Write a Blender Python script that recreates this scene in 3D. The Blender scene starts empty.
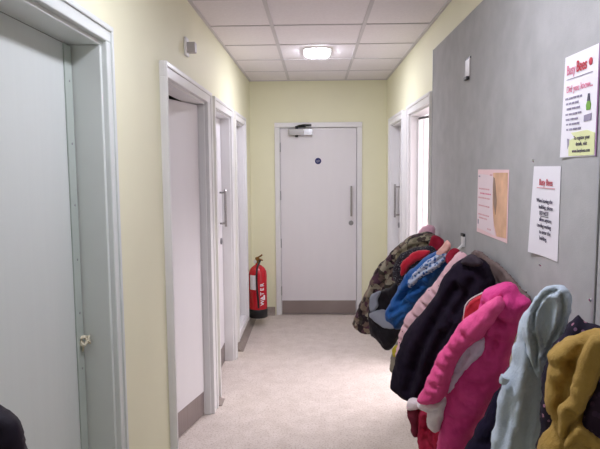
import bpy, bmesh, math, random
from mathutils import Vector, Matrix, noise, kdtree
from mathutils.geometry import delaunay_2d_cdt
random.seed(4)
scene = bpy.context.scene
COL = scene.collection
PI = math.pi

# ------------------------------------------------------------------ helpers
def lin(c):
    return tuple((x/12.92 if x <= .04045 else ((x+.055)/1.055)**2.4) for x in (v/255 for v in c)) + (1,)

def new_mat(name):
    m = bpy.data.materials.new(name); m.use_nodes = True
    nt = m.node_tree
    return m, nt, nt.nodes['Principled BSDF']

def coords(nt, scale=(1,1,1), kind='Object'):
    tc = nt.nodes.new('ShaderNodeTexCoord'); mp = nt.nodes.new('ShaderNodeMapping')
    mp.inputs['Scale'].default_value = scale
    nt.links.new(tc.outputs[kind], mp.inputs['Vector'])
    return mp.outputs['Vector']

def tex_noise(nt, vec, scale, detail=3, rough=.55):
    n = nt.nodes.new('ShaderNodeTexNoise'); n.inputs['Scale'].default_value = scale
    n.inputs['Detail'].default_value = detail; n.inputs['Roughness'].default_value = rough
    nt.links.new(vec, n.inputs['Vector']); return n.outputs['Fac']

def ramp(nt, fac, stops, interp='LINEAR'):
    r = nt.nodes.new('ShaderNodeValToRGB'); r.color_ramp.interpolation = interp
    e = r.color_ramp.elements
    while len(e) < len(stops): e.new(.5)
    for k, (p, c) in enumerate(stops): e[k].position = p; e[k].color = lin(c)
    nt.links.new(fac, r.inputs['Fac']); return r.outputs['Color']

def bump(nt, fac, p, strength=.2, dist=.002):
    b = nt.nodes.new('ShaderNodeBump'); b.inputs['Strength'].default_value = strength
    b.inputs['Distance'].default_value = dist
    nt.links.new(fac, b.inputs['Height']); nt.links.new(b.outputs['Normal'], p.inputs['Normal'])

def paint(name, c, rough=.5, var=5, scale=6, stretch=(1,1,1), metal=0, bstr=.05, spec=.5, fine=120):
    """painted or plain surface with faint mottling"""
    m, nt, p = new_mat(name)
    v = coords(nt, stretch)
    n = tex_noise(nt, v, scale)
    lo = tuple(max(0, x-var) for x in c); hi = tuple(min(255, x+var) for x in c)
    nt.links.new(ramp(nt, n, [(.3, lo), (.7, hi)]), p.inputs['Base Color'])
    p.inputs['Roughness'].default_value = rough; p.inputs['Metallic'].default_value = metal
    p.inputs['Specular IOR Level'].default_value = spec
    bump(nt, tex_noise(nt, v, fine, 2), p, bstr, .002)
    return m

def fabric(name, c, var=12, rough=.9, sheen=.0, weave=500, bstr=.25, scale=14, spec=.2, crumple=0):
    m, nt, p = new_mat(name)
    v = coords(nt)
    lo = tuple(max(0, x-var) for x in c); hi = tuple(min(255, x+var) for x in c)
    nt.links.new(ramp(nt, tex_noise(nt, v, scale, 4), [(.3, lo), (.7, hi)]), p.inputs['Base Color'])
    p.inputs['Roughness'].default_value = rough
    p.inputs['Specular IOR Level'].default_value = spec
    p.inputs['Sheen Weight'].default_value = sheen
    bump(nt, tex_noise(nt, v, weave, 2), p, bstr, .002)
    if crumple:                                            # creased cloth: larger soft wrinkles under the weave
        b1 = p.inputs['Normal'].links[0].from_node
        b2 = nt.nodes.new('ShaderNodeBump'); b2.inputs['Strength'].default_value = crumple; b2.inputs['Distance'].default_value = .02
        nt.links.new(tex_noise(nt, coords(nt, (1, 1, .55)), 26, 4, .6), b2.inputs['Height'])
        nt.links.new(b2.outputs['Normal'], b1.inputs['Normal'])
    return m

def patches(name, stops, scale, detail=2, rough=.9):
    """printed blotches: cells with wandering edges"""
    m, nt, p = new_mat(name)
    v = coords(nt)
    nz = nt.nodes.new('ShaderNodeTexNoise'); nz.inputs['Scale'].default_value = scale*1.2; nz.inputs['Detail'].default_value = detail
    nt.links.new(v, nz.inputs['Vector'])
    ad = nt.nodes.new('ShaderNodeVectorMath'); ad.operation = 'MULTIPLY_ADD'
    nt.links.new(nz.outputs['Color'], ad.inputs[0]); ad.inputs[1].default_value = (1.3/scale,)*3; nt.links.new(v, ad.inputs[2])
    vo = nt.nodes.new('ShaderNodeTexVoronoi'); vo.inputs['Scale'].default_value = scale
    nt.links.new(ad.outputs[0], vo.inputs['Vector'])
    sp = nt.nodes.new('ShaderNodeSeparateColor'); nt.links.new(vo.outputs['Color'], sp.inputs[0])
    nt.links.new(ramp(nt, sp.outputs[0], stops, 'CONSTANT'), p.inputs['Base Color'])
    p.inputs['Roughness'].default_value = rough; p.inputs['Specular IOR Level'].default_value = .2
    bump(nt, tex_noise(nt, v, 400, 2), p, .25, .002)
    return m

def dotted(name, ground, spots, scale, r, rough=.85, rand=1.0):
    m, nt, p = new_mat(name)
    v = coords(nt)
    vo = nt.nodes.new('ShaderNodeTexVoronoi'); vo.inputs['Scale'].default_value = scale
    vo.inputs['Randomness'].default_value = rand
    nt.links.new(v, vo.inputs['Vector'])
    sp = ramp(nt, tex_noise(nt, v, scale*.7, 1), [(0, spots[0]), (.5, spots[-1])], 'CONSTANT')
    g = ramp(nt, tex_noise(nt, v, 14, 3), [(.3, tuple(max(0, x-8) for x in ground)), (.7, tuple(min(255, x+8) for x in ground))])
    k = nt.nodes.new('ShaderNodeMath'); k.operation = 'LESS_THAN'; k.inputs[1].default_value = r
    nt.links.new(vo.outputs['Distance'], k.inputs[0])
    mx = nt.nodes.new('ShaderNodeMix'); mx.data_type = 'RGBA'
    nt.links.new(k.outputs[0], mx.inputs['Factor']); nt.links.new(g, mx.inputs[6]); nt.links.new(sp, mx.inputs[7])
    nt.links.new(mx.outputs[2], p.inputs['Base Color'])
    p.inputs['Roughness'].default_value = rough; p.inputs['Specular IOR Level'].default_value = .2
    bump(nt, tex_noise(nt, v, 400, 2), p, .2, .002)
    return m

def lamp_mat(name, c, s):
    m, nt, p = new_mat(name)
    v = coords(nt)
    nt.links.new(ramp(nt, tex_noise(nt, v, 5), [(0, c), (1, c)]), p.inputs['Emission Color'])
    p.inputs['Emission Strength'].default_value = s
    return m

class MB:
    """collects shapes, then links them as ONE mesh object"""
    def __init__(self): self.bm = bmesh.new()
    def box(self, x0, x1, y0, y1, z0, z1, bev=0, M=None, seg=2):
        b = bmesh.new()
        vs = [b.verts.new((x, y, z)) for x in (x0, x1) for y in (y0, y1) for z in (z0, z1)]
        for f in ((0,1,3,2), (4,6,7,5), (0,4,5,1), (2,3,7,6), (0,2,6,4), (1,5,7,3)): b.faces.new([vs[i] for i in f])
        bmesh.ops.recalc_face_normals(b, faces=b.faces)
        if bev: bmesh.ops.bevel(b, geom=b.edges[:], offset=bev, segments=seg, affect='EDGES', profile=.5)
        return self.add(b, M)
    def add(self, b, M=None):
        if M: bmesh.ops.transform(b, matrix=M, verts=b.verts)
        me = bpy.data.meshes.new('t'); b.to_mesh(me); b.free()
        self.bm.from_mesh(me); bpy.data.meshes.remove(me); return self
    def cyl(self, a, c, r, r2=None, n=20, bev=0):
        b = bmesh.new(); a = Vector(a); c = Vector(c); d = c-a
        bmesh.ops.create_cone(b, cap_ends=True, segments=n, radius1=r, radius2=r if r2 is None else r2, depth=d.length)
        if bev: bmesh.ops.bevel(b, geom=[e for e in b.edges if len(e.link_faces) == 2 and any(len(f.verts) > 4 for f in e.link_faces)], offset=bev, segments=2, affect='EDGES')
        return self.add(b, Matrix.Translation((a+c)/2) @ d.to_track_quat('Z', 'Y').to_matrix().to_4x4())
    def lathe(self, prof, at=(0,0,0), n=40):
        rings = []
        b = self.bm
        for r, z in prof:
            if r < 1e-5: rings.append([b.verts.new((at[0], at[1], at[2]+z))])
            else: rings.append([b.verts.new((at[0]+r*math.cos(2*PI*k/n), at[1]+r*math.sin(2*PI*k/n), at[2]+z)) for k in range(n)])
        for A, B in zip(rings, rings[1:]):
            for k in range(n):
                q = [A[k % len(A)], A[(k+1) % len(A)], B[(k+1) % len(B)], B[k % len(B)]]
                u = []
                for w in q:
                    if w not in u: u.append(w)
                if len(u) > 2: b.faces.new(u)
        return self
    def tube(self, pts, r, n=12, sub=6):
        P = spline([Vector(p) for p in pts], sub, False)
        R = r if callable(r) else (lambda t: r)
        b = self.bm; rings = []
        up = Vector((.3, .1, 1)).normalized()
        for i, p in enumerate(P):
            t = (P[min(i+1, len(P)-1)]-P[max(i-1, 0)]).normalized()
            e = up - t*up.dot(t)
            if e.length < 1e-3: e = Vector((1, 0, 0)) - t*t.x
            e.normalize(); f = t.cross(e); up = e
            rr = R(i/(len(P)-1))
            rings.append([b.verts.new(p + (e*math.cos(2*PI*k/n)+f*math.sin(2*PI*k/n))*rr) for k in range(n)])
        for A, B in zip(rings, rings[1:]):
            for k in range(n): b.faces.new((A[k], A[(k+1) % n], B[(k+1) % n], B[k]))
        for ring, s in ((rings[0], -1), (rings[-1], 1)):
            c = b.verts.new(sum((v.co for v in ring), Vector())/n)
            for k in range(n):
                b.faces.new((ring[(k+1) % n], ring[k], c) if s < 0 else (ring[k], ring[(k+1) % n], c))
        return self
    def build(self, name, mat, parent=None, smooth=False, origin=None):
        bmesh.ops.recalc_face_normals(self.bm, faces=self.bm.faces)
        if parent is not None:
            o_ = world_loc(parent)
            bmesh.ops.translate(self.bm, vec=-o_, verts=self.bm.verts)
        elif origin is not None:
            bmesh.ops.translate(self.bm, vec=-Vector(origin), verts=self.bm.verts)
        me = bpy.data.meshes.new(name); self.bm.to_mesh(me); self.bm.free()
        for p in me.polygons: p.use_smooth = smooth
        o = bpy.data.objects.new(name, me); COL.objects.link(o)
        me.materials.append(mat)
        if parent is not None: o.parent = parent
        elif origin is not None: o.location = origin
        return o

def world_loc(o):
    v = Vector(o.location)
    while o.parent: o = o.parent; v += Vector(o.location)
    return v

def spline(P, sub, closed):
    out = []; n = len(P)
    rng = range(n if closed else n-1)
    for i in rng:
        g = (lambda k: P[k % n]) if closed else (lambda k: P[max(0, min(n-1, k))])
        a, b, c, d = g(i-1), g(i), g(i+1), g(i+2)
        for s in range(sub):
            t = s/sub
            out.append(.5*((2*b)+(c-a)*t+(2*a-5*b+4*c-d)*t*t+(3*b-a-3*c+d)*t**3))
    if not closed: out.append(P[-1])
    return out

def tag(o, label=None, cat=None, group=None, kind=None):
    if label: o['label'] = label
    if cat: o['category'] = cat
    if group: o['group'] = group
    if kind: o['kind'] = kind
    return o

def thing(name, loc, label=None, cat=None, group=None, kind=None):
    o = bpy.data.objects.new(name, None); COL.objects.link(o); o.location = loc
    o.empty_display_size = .05
    return tag(o, label, cat, group, kind)

def part(o, label):
    o['label'] = label; return o

def words(text, size, mat, parent, at, rot, name='lettering', spacing=1.0, ext=.0004, align='CENTER', sx=1.0, bold=0):
    cu = bpy.data.curves.new(name, 'FONT'); cu.body = text; cu.size = size; cu.extrude = ext
    cu.align_x = align; cu.align_y = 'CENTER'; cu.space_character = spacing; cu.offset = bold
    tmp = bpy.data.objects.new('tmp', cu); COL.objects.link(tmp)
    dg = bpy.context.evaluated_depsgraph_get(); dg.update()
    me = bpy.data.meshes.new_from_object(tmp.evaluated_get(dg)); me.name = name
    bpy.data.objects.remove(tmp)
    me.transform(Matrix.Translation(Vector(at)-world_loc(parent)) @ rot @ Matrix.Diagonal((sx, 1, 1, 1)))
    me.materials.clear(); me.materials.append(mat)
    o = bpy.data.objects.new(name, me); COL.objects.link(o); o.parent = parent
    return o

# ------------------------------------------------------------------ materials
WALL = paint('pale_yellow_green_paint', (238, 236, 205), .6, 2, 2, bstr=.12, fine=220)
WHITEGLOSS = paint('white_gloss_paint', (232, 231, 231), .35, 3, 4, bstr=.03)
LIGHTCASTGLOSS = paint('white_gloss_light_cast', (220, 225, 221), .35, 3, 4, bstr=.03)  # white gloss; greenish cast of mixed lighting is painted into the colour
DOORWHITE = paint('white_laminate', (229, 226, 228), .38, 1, 3, (4, 4, .6), bstr=.03)
DOORGREY = paint('pale_grey_ash_laminate', (211, 217, 213), .5, 1, 3, (14, 14, .5), bstr=.04)
GUARD = paint('grey_finger_guard', (176, 186, 178), .5, 4, 3)
STEEL = paint('brushed_steel', (165, 162, 160), .35, 8, 4, (1, 1, 60), metal=1, bstr=.05)
KICK = paint('kick_plate_steel', (150, 140, 138), .42, 6, 3, (1, 60, 1), metal=.8, bstr=.05)
CHROME = paint('polished_steel', (205, 205, 208), .2, 4, 4, metal=1, bstr=0)
DARKMETAL = paint('dark_metal', (45, 44, 46), .4, 5, 8, metal=.4)
GREYPLATE = paint('grey_hinge_steel', (150, 150, 152), .35, 6, 8, metal=.8)
VINYLEDGE = paint('grey_brown_cove_vinyl', (150, 138, 130), .5, 8, 40)
FELT = fabric('grey_felt', (178, 178, 178), 6, .95, 0, 260, .35, 9)
TRIM = paint('aluminium_trim', (170, 172, 176), .4, 4, 5, metal=.3)
PLASTIC = paint('white_plastic', (232, 230, 228), .35, 2, 5)
GREYPLASTIC = paint('grey_plastic', (190, 184, 182), .4, 3, 5)
TILE = paint('ceiling_tile', (236, 231, 234), .9, 3, 60, bstr=.25, fine=300)
GRID = paint('ceiling_grid_white', (206, 202, 205), .5, 2, 5)
RED = paint('extinguisher_red', (196, 24, 40), .25, 5, 5, bstr=0)
BLACK = paint('black_rubber', (22, 20, 24), .5, 4, 20)
BRASS = paint('brass_valve', (150, 110, 60), .35, 12, 20, metal=.9)
PAPER = paint('white_paper', (240, 238, 244), .6, 2, 5)
PINKPAPER = paint('pale_pink_paper', (247, 214, 218), .6, 4, 6)
LILACPAPER = paint('pale_lilac_paper', (244, 226, 232), .6, 3, 6)
PLUM = paint('plum_card', (150, 110, 150), .6, 4, 6)
PEACHPHOTO = paint('orange_photo_print', (226, 178, 140), .4, 22, 9)
BROWNPHOTO = paint('brown_photo_print', (150, 118, 100), .4, 20, 14)
LIME = paint('lime_yellow_ink', (226, 232, 176), .6, 6, 10)
INK = paint('dark_ink', (84, 80, 98), .7, 6, 20)
GREYINK = paint('grey_ink', (150, 144, 165), .7, 6, 20)
REDINK = paint('red_ink', (196, 70, 84), .7, 6, 20)
PINKINK = paint('pink_ink', (224, 130, 158), .7, 6, 20)
ROSEINK = paint('faded_rose_ink', (222, 168, 176), .7, 6, 20)
GREENINK = paint('green_ink', (120, 170, 70), .7, 10, 20)
SIGNBLUE = paint('sign_blue', (28, 34, 96), .4, 4, 10)
TWINE = fabric('cream_twine', (214, 206, 182), 10)
WOOD = paint('pine_rail', (190, 160, 120), .5, 14, 4, (1, .5, 20))
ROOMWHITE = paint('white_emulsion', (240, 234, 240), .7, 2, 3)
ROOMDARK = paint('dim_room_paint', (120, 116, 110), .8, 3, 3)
GLASS = paint('bluish_vision_panel', (186, 188, 206), .15, 4, 3, bstr=0)
LAMP = lamp_mat('lamp_diffuser', (240, 240, 255), 46
    )
# floor: pale speckled vinyl with a dull sheen
m, nt, p = new_mat('speckled_vinyl_floor')
v = coords(nt)
c1 = ramp(nt, tex_noise(nt, v, 9, 5, .65), [(.3, (205, 193, 184)), (.55, (217, 206, 198)), (.75, (226, 215, 208))])
c2 = ramp(nt, tex_noise(nt, v, 85, 3, .6), [(.36, (190, 172, 156)), (.5, (255, 255, 255))])
mx = nt.nodes.new('ShaderNodeMix'); mx.data_type = 'RGBA'; mx.blend_type = 'MULTIPLY'; mx.inputs['Factor'].default_value = .5
nt.links.new(c1, mx.inputs[6]); nt.links.new(c2, mx.inputs[7]); nt.links.new(mx.outputs[2], p.inputs['Base Color'])
p.inputs['Roughness'].default_value = .42; p.inputs['Specular IOR Level'].default_value = .4
bump(nt, tex_noise(nt, v, 40, 3), p, .12, .003)
FLOOR = m

FAB = dict(
    camo=patches('camouflage_print', [(0, (48, 38, 42)), (.26, (112, 94, 86)), (.44, (70, 64, 58)), (.6, (138, 122, 106)), (.74, (88, 60, 74)), (.86, (160, 152, 134))], 34),
    camo_olive=patches('olive_print', [(0, (70, 60, 56)), (.25, (124, 118, 96)), (.6, (154, 146, 124)), (.85, (92, 82, 72))], 36),
    black_nylon=fabric('black_nylon', (26, 22, 30), 5, .6, crumple=0.5),
    grey_nylon=fabric('light_grey_nylon', (150, 154, 168), 8, .7),
    speckle=dotted('dark_speckled_knit', (40, 36, 44), [(120, 120, 124), (78, 76, 82)], 110, .32),
    red_fleece=fabric('red_fleece', (200, 36, 58), 14, .95, .2),
    red_knit=fabric('crimson_knit', (170, 36, 66), 22, .95, 0, 90, .6),
    crimson=fabric('crimson_cloth', (146, 26, 50), 14),
    maroon=fabric('maroon_cloth', (112, 36, 54), 10),
    pink_fluff=fabric('pale_pink_fluff', (226, 176, 194), 16, 1, .3, 200, .6),
    peach=fabric('peach_cloth', (232, 180, 170), 8),
    blue_nylon=fabric('blue_padded_nylon', (32, 88, 156), 16, .55, 0, 300, .2, 7, crumple=0.5),
    blue_floral=dotted('white_blue_floral', (188, 198, 220), [(44, 84, 150), (92, 124, 178)], 62, .40),
    beige=fabric('beige_grey_cloth', (140, 132, 118), 10),
    yellow=fabric('yellow_cloth', (190, 176, 60), 10),
    pink_quilt=dotted('pale_pink_dotted', (230, 188, 196), [(160, 96, 112), (120, 70, 90)], 28, .10, .7),
    black_fleece=fabric('black_fleece', (30, 22, 38), 6, 1, .0, 300, .4, crumple=0.4),
    dark_grey=fabric('dark_grey_cloth', (62, 54, 62), 8),
    brown_cloth=fabric('grey_brown_cloth', (108, 92, 88), 10, .7),
    pink_nylon=fabric('bright_pink_nylon', (220, 66, 140), 10, .6, 0, 300, .2, crumple=0.55),
    pink_light=fabric('light_pink_nylon', (232, 84, 146), 10, .6, 0, 300, .2, crumple=0.6),
    lilac_white=fabric('lilac_white_lining', (226, 208, 230), 14, .8, crumple=0.6),
    white_fluff=fabric('off_white_fluff', (238, 226, 230), 8, 1, .3, 160, .8, crumple=0.6),
    navy_cloth=fabric('navy_cloth', (30, 24, 48), 6, crumple=0.5),
    pale_blue=fabric('pale_blue_fleece', (194, 208, 222), 10, 1, .15, 200, 1.0, crumple=0.4),
    dark_floral=dotted('navy_floral', (40, 34, 50), [(168, 116, 136), (120, 90, 120)], 50, .22),
    mustard=fabric('mustard_corduroy', (178, 146, 80), 12, .9, 0, 220, .6, crumple=0.55),
    dark_lining=dotted('dark_patterned_lining', (52, 38, 58), [(96, 70, 92), (74, 56, 80)], 60, .35),
    dark_purple=fabric('dark_purple_nylon', (26, 18, 34), 4, .6),
)
# ------------------------------------------------------------------ room shell
XL, XR, YE, H, Y0 = -.70, .765, 6.296, 2.545, -6.0
T = .10                                    # wall thickness
def wall_run(name, xa, xb, y0, y1, openings, mat):
    b = MB(); y = y0
    for (a, c, z0, z1) in sorted(openings):
        b.box(xa, xb, y, a, 0, H+.1)
        if z1 < H: b.box(xa, xb, a, c, z1, H+.1)
        if z0 > 0: b.box(xa, xb, a, c, 0, z0)
        y = c
    b.box(xa, xb, y, y1, 0, H+.1)
    return tag(b.build(name, mat), kind='structure')

D1 = (1.02, 1.935); D2 = (2.685, 3.70); D3 = (4.0, 4.78); CUP = (5.02, 5.66)
D4 = (5.09, 5.87); D5 = (3.86, 4.73); DH = 2.045
wall_run('wall_left', XL-T, XL, Y0, YE+.14, [(*D1, 0, DH), (*D2, 0, DH), (*D3, 0, DH), (*CUP, .14, DH)], WALL)
wall_run('wall_right', XR, XR+T, Y0, YE+.14, [(*D5, 0, DH), (*D4, 0, DH)], WALL)
ED = (-.385, .45)
b = MB()
b.box(XL, ED[0]-.01, YE, YE+T, 0, H+.1); b.box(ED[1]+.01, XR, YE, YE+T, 0, H+.1); b.box(ED[0]-.01, ED[1]+.01, YE, YE+T, DH+.02, H+.1)
tag(b.build('wall_back', WALL), kind='structure')
tag(MB().box(XL-T, XR+T, Y0-.12, Y0, 0, H+.1).build('wall_front', WALL), kind='structure')
tag(MB().box(-2.4, 3.6, Y0-.12, 7.0, -.1, 0).build('floor', FLOOR), kind='structure')
# suspended ceiling: tiles and exposed grid
tile0 = 5.69
b = MB(); b.box(XL-.1, XR+.1, Y0, YE, H, H+.03)
ceil = tag(b.build('ceiling', TILE), kind='structure')
b = MB()
gx = (-.278, .322)
for x in gx: b.box(x-.012, x+.012, Y0, YE, H-.006, H+.003)
ys = [tile0-.6*k for k in range(20)]
for y in ys:
    if y > Y0: b.box(XL, XR, y-.008, y+.008, H-.005, H+.003)
b.box(XL, XL+.02, Y0, YE, H-.006, H+.003); b.box(XR-.02, XR, Y0, YE, H-.006, H+.003); b.box(XL, XR, YE-.02, YE, H-.006, H+.003)
b.build('ceiling_grid', GRID, ceil)

# rooms behind the doors
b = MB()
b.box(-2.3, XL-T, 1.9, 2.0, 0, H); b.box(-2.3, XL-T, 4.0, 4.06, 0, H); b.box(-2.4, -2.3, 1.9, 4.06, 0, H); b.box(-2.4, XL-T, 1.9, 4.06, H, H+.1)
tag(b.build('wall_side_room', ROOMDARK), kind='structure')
b = MB()
b.box(XR+T, 3.5, 2.9, 3.0, 0, H); b.box(XR+T, 3.5, 6.6, 6.7, 0, H); b.box(3.5, 3.6, 2.9, 6.7, 0, H); b.box(XR+T, 3.6, 2.9, 6.7, H, H+.1)
tag(b.build('wall_bright_room', ROOMWHITE), kind='structure')

# cove skirting
def cove(name, pts, h, dpt, nrm):
    """coved vinyl: profile swept along straight run pts[0]->pts[1]; nrm points into the corridor"""
    b = MB(); bm = b.bm
    prof = [(0, h), (.006, h), (.007, h*.55)] + [(dpt-(dpt-.007)*math.cos(a*PI/2/6), .003+(h*.5)*(1-math.sin(a*PI/2/6))) for a in range(7)] + [(dpt, 0), (0, 0)]
    rings = []
    for q in pts:
        rings.append([bm.verts.new((q[0]+nrm[0]*d, q[1]+nrm[1]*d, z)) for d, z in prof])
    for A, B in zip(rings, rings[1:]):
        for k in range(len(prof)): bm.faces.new((A[k], A[(k+1) % len(prof)], B[(k+1) % len(prof)], B[k]))
    bm.faces.new(rings[0]); bm.faces.new(rings[-1][::-1])
    return b
for nm, runs, h, dp, nr in (
    ('baseboard_left', [((XL, 1.98), (XL, 2.615)), ((XL, 3.815), (XL, 3.94)), ((XL, 5.0), (XL, YE))], .1, .055, (1, 0)),
    ('baseboard_back', [((XL, YE), (-.45, YE)), ((.515, YE), (XR, YE))], .09, .035, (0, -1)),
    ('baseboard_right', [((XR, Y0), (XR, 3.78)), ((XR, 5.95), (XR, YE))], .1, .05, (-1, 0))):
    M_ = MB()
    for r in runs:
        c = cove('', r, h, dp, nr); M_.add(c.bm)
    tag(M_.build(nm, VINYLEDGE), kind='structure')

# ------------------------------------------------------------------ doors
def side_frame(b, side, y0, y1, arch=.07, proud=.022, lin_d=T, z0=0, zt=DH, far=None, near=None):
    """lining and moulded architrave of an opening in a side wall (side -1 left, +1 right)"""
    X = XL if side < 0 else XR
    far = arch if far is None else far; near = arch if near is None else near
    def bx(d0, d1, ya, yb, za, zb, bev=.003):        # d = depth behind wall face (negative = proud)
        xa, xb = X+side*d0, X+side*d1
        b.box(min(xa, xb), max(xa, xb), ya, yb, za, zb, bev)
    bx(-.004, lin_d+.001, y0-.002, y0+.026, z0+.0007, zt-.0265); bx(-.004, lin_d+.001, y1-.026, y1+.002, z0+.0007, zt-.0265); bx(-.0045, lin_d+.002, y0-.003, y1+.003, zt-.026, zt+.002)
    if z0 > 0: bx(-.0045, lin_d+.002, y0+.027, y1-.027, z0-.002, z0+.026)
    o = .012
    for (a, c) in ((y0+o-near, y0+o), (y1-o, y1-o+far)):
        zb = z0+o-.001 if z0 > 0 else 0
        bx(-proud, .002, a, c, zb, zt-o+.001, .004)
        w = (c-a)
        zb2 = z0+o-.055 if z0 > 0 else .001
        if a < (y0+y1)/2: bx(-proud-.007, -.003, a+.0015, a+w*.35, zb2, zt-o+arch-.0015, .004)
        else: bx(-proud-.007, -.003, c-w*.35, c-.0015, zb2, zt-o+arch-.0015, .004)
    bx(-proud-.0005, .003, y0+o-near-.0005, y1-o+far+.0005, zt-o, zt-o+arch, .004)
    bx(-proud-.0075, -.004, y0+o-near+.002, y1-o+far-.002, zt-o+arch*.65, zt-o+arch-.001, .004)
    if z0 > 0: bx(-proud-.0005, .003, y0+o-near-.0005, y1-o+far+.0005, z0+o-.06, z0+o, .004)
    return b

# door on the near left: pale grey leaf set back in a white frame
d = thing('door_1', (XL, D1[1], 0), 'pale grey door in white frame at the near left', 'door', kind='structure')
b = MB(); side_frame(b, -1, *D1, arch=.055); b.build('door_frame', LIGHTCASTGLOSS, d)
lf = MB().box(XL-.135, XL-.093, D1[0]+.028, D1[1]-.031, .008, DH-.03, .002).build('door_leaf', DOORGREY, d)
b = MB(); b.box(XL-.093, XL-.088, D1[1]-.085, D1[1]-.031, .01, DH-.032, .0015)
gd = part(b.build('finger_guard', GUARD, lf), 'grey finger guard strip on the hinge edge')
b = MB()
for z in (.25, .6, .95, 1.14, 1.32, 1.5, 1.7, 1.9): b.cyl((XL-.0885, D1[1]-.055, z), (XL-.0868, D1[1]-.055, z), .004, n=10)
b.build('screw', GREYPLATE, gd)
kz = 1.045
b = MB()
for k in range(4):
    a = k*1.3
    b.tube([(XL-.075+.012*math.sin(a+q*1.1), D1[1]-.052+.014*math.cos(a+q*.9), kz+.014*math.sin(a*1.7+q*1.4)) for q in range(7)], .003, 8, 4)
b.tube([(XL-.082, D1[1]-.055, kz), (XL-.08, D1[1]-.06, kz-.02), (XL-.083, D1[1]-.058, kz-.035)], .0035, 8, 4)
tag(b.build('twine_knot', TWINE, smooth=True, origin=(XL-.08, D1[1]-.055, kz)), 'small cream twine knot stuck on the finger guard of the near left door', 'knot')

def kick_side(name, side, x, y0, y1, par, z0=.012, z1=.16, mat=None):
    return MB().box(min(x, x-side*.002), max(x, x-side*.002), y0, y1, z0, z1).build(name, mat or KICK, par)

# second door on the left: white leaf pushed a little way inwards, hinged on its far jamb
d = thing('door_2', (XL, D2[1], 0), 'white door standing slightly ajar, second doorway on the left', 'door', kind='structure')
b = MB(); side_frame(b, -1, *D2, near=.05, far=.125, proud=.028)
b.build('door_frame', WHITEGLOSS, d)
hx, hy = XL-.035, D2[1]-.030; ang = math.radians(15)
leaf = thing('door_leaf', (0, 0, 0)); COL.objects.unlink(leaf); bpy.data.objects.remove(leaf)
R2 = Matrix.Translation((hx, hy, 0)) @ Matrix.Rotation(-ang, 4, 'Z')
lw = D2[1]-D2[0]-.06
b = MB(); b.box(-.044, 0, -lw, 0, .008, DH-.032, .002, R2); lf = b.build('door_leaf', DOORWHITE, d)
b = MB(); b.box(0, .002, -lw+.02, -.012, .012, .165, 0, R2); part(b.build('kick_plate', KICK, lf), 'brushed metal kick plate')
b = MB()
b.box(.001, .003, -lw+.05, -lw+.1, .95, 1.1, 0, R2); b.build('push_plate', STEEL, lf)

# third door on the left with vision panel, long pull handle, lock and kick plate
d = thing('door_3', (XL, D3[1], 0), 'white door with tall vision panel and long pull handle, third doorway on the left', 'door', kind='structure')
b = MB(); side_frame(b, -1, *D3, far=.07); b.build('door_frame', WHITEGLOSS, d)
x = XL-.07
lf = MB().box(x-.044, x, D3[0]+.029, D3[1]-.031, .008, DH-.03, .002).build('door_leaf', DOORWHITE, d)
b = MB()
for a, c, e, f in ((4.330, 4.345, 1.0, 1.87), (4.525, 4.540, 1.0, 1.87)): b.box(x-.001, x+.008, a, c, e, f, .002)
for e in (1.0, 1.855): b.box(x-.001, x+.008, 4.330, 4.540, e, e+.015, .002)
b.build('glazing_bead', WHITEGLOSS, lf)
MB().box(x-.0005, x+.002, 4.345, 4.525, 1.01, 1.86).build('vision_panel', GLASS, lf)
b = MB(); b.tube([(x+.045, 4.65, z) for z in (1.15, 1.25, 1.35, 1.45)], .010, 12, 2)
for z in (1.175, 1.425): b.cyl((x, 4.65, z), (x+.045, 4.65, z), .008, n=10)
b.build('pull_handle', STEEL, lf, True)
MB().cyl((x, 4.655, 1.03), (x+.012, 4.655, 1.03), .026, n=20, bev=.002).build('lock', GREYPLATE, lf)
part(kick_side('kick_plate', -1, x, D3[0]+.04, D3[1]-.04, lf), 'brushed metal kick plate')

# riser cupboard above the skirting on the left
d = thing('riser_cupboard', (XL, CUP[0], .14), 'white built-in wall cupboard with two small hinges, above the skirting beside the extinguisher', 'cupboard')
b = MB(); side_frame(b, -1, *CUP, z0=.14, near=.06, far=.07, lin_d=.1); b.build('cupboard_frame', WHITEGLOSS, d)
x = XL-.045
lf = MB().box(x-.02, x, CUP[0]+.028, CUP[1]-.028, .17, DH-.03, .002).build('cupboard_door', DOORWHITE, d)
for z in (.82, 1.35): MB().box(x, x+.016, CUP[0]+.035, CUP[0]+.06, z, z+.07, .002).build('hinge', GREYPLATE, lf)
MB().box(XL-.1, XL-.066, CUP[0], CUP[1], .14, DH).build('cupboard_back', ROOMWHITE, d)

# end door
d = thing('door_4', (ED[0], YE, 0), 'closed white door with closer and round blue sign at the end of the corridor', 'door', kind='structure')
b = MB()
aw = .052
for a, c in ((ED[0]-aw, ED[0]+.004), (ED[1]-.004, ED[1]+aw)):
    b.box(a, c, YE-.02, YE+.002, 0, DH+.0035, .004)
b.box(ED[0]-aw-.0005, ED[1]+aw+.0005, YE-.0205, YE+.003, DH+.004, DH+aw+.004, .004)
b.box(ED[0]-.012, ED[0]+.003, YE-.004, YE+T, 0.001, DH+.0005); b.box(ED[1]-.003, ED[1]+.012, YE-.004, YE+T, 0.001, DH+.0005); b.box(ED[0]-.013, ED[1]+.013, YE-.0045, YE+T+.001, DH+.001, DH+.022)
b.build('door_frame', WHITEGLOSS, d)
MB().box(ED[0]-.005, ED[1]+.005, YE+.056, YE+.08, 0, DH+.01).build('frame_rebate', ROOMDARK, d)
y = YE+.004
lf = MB().box(ED[0]+.007, ED[1]-.007, y, y+.044, .008, DH-.003, .002).build('door_leaf', DOORWHITE, d)
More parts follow.
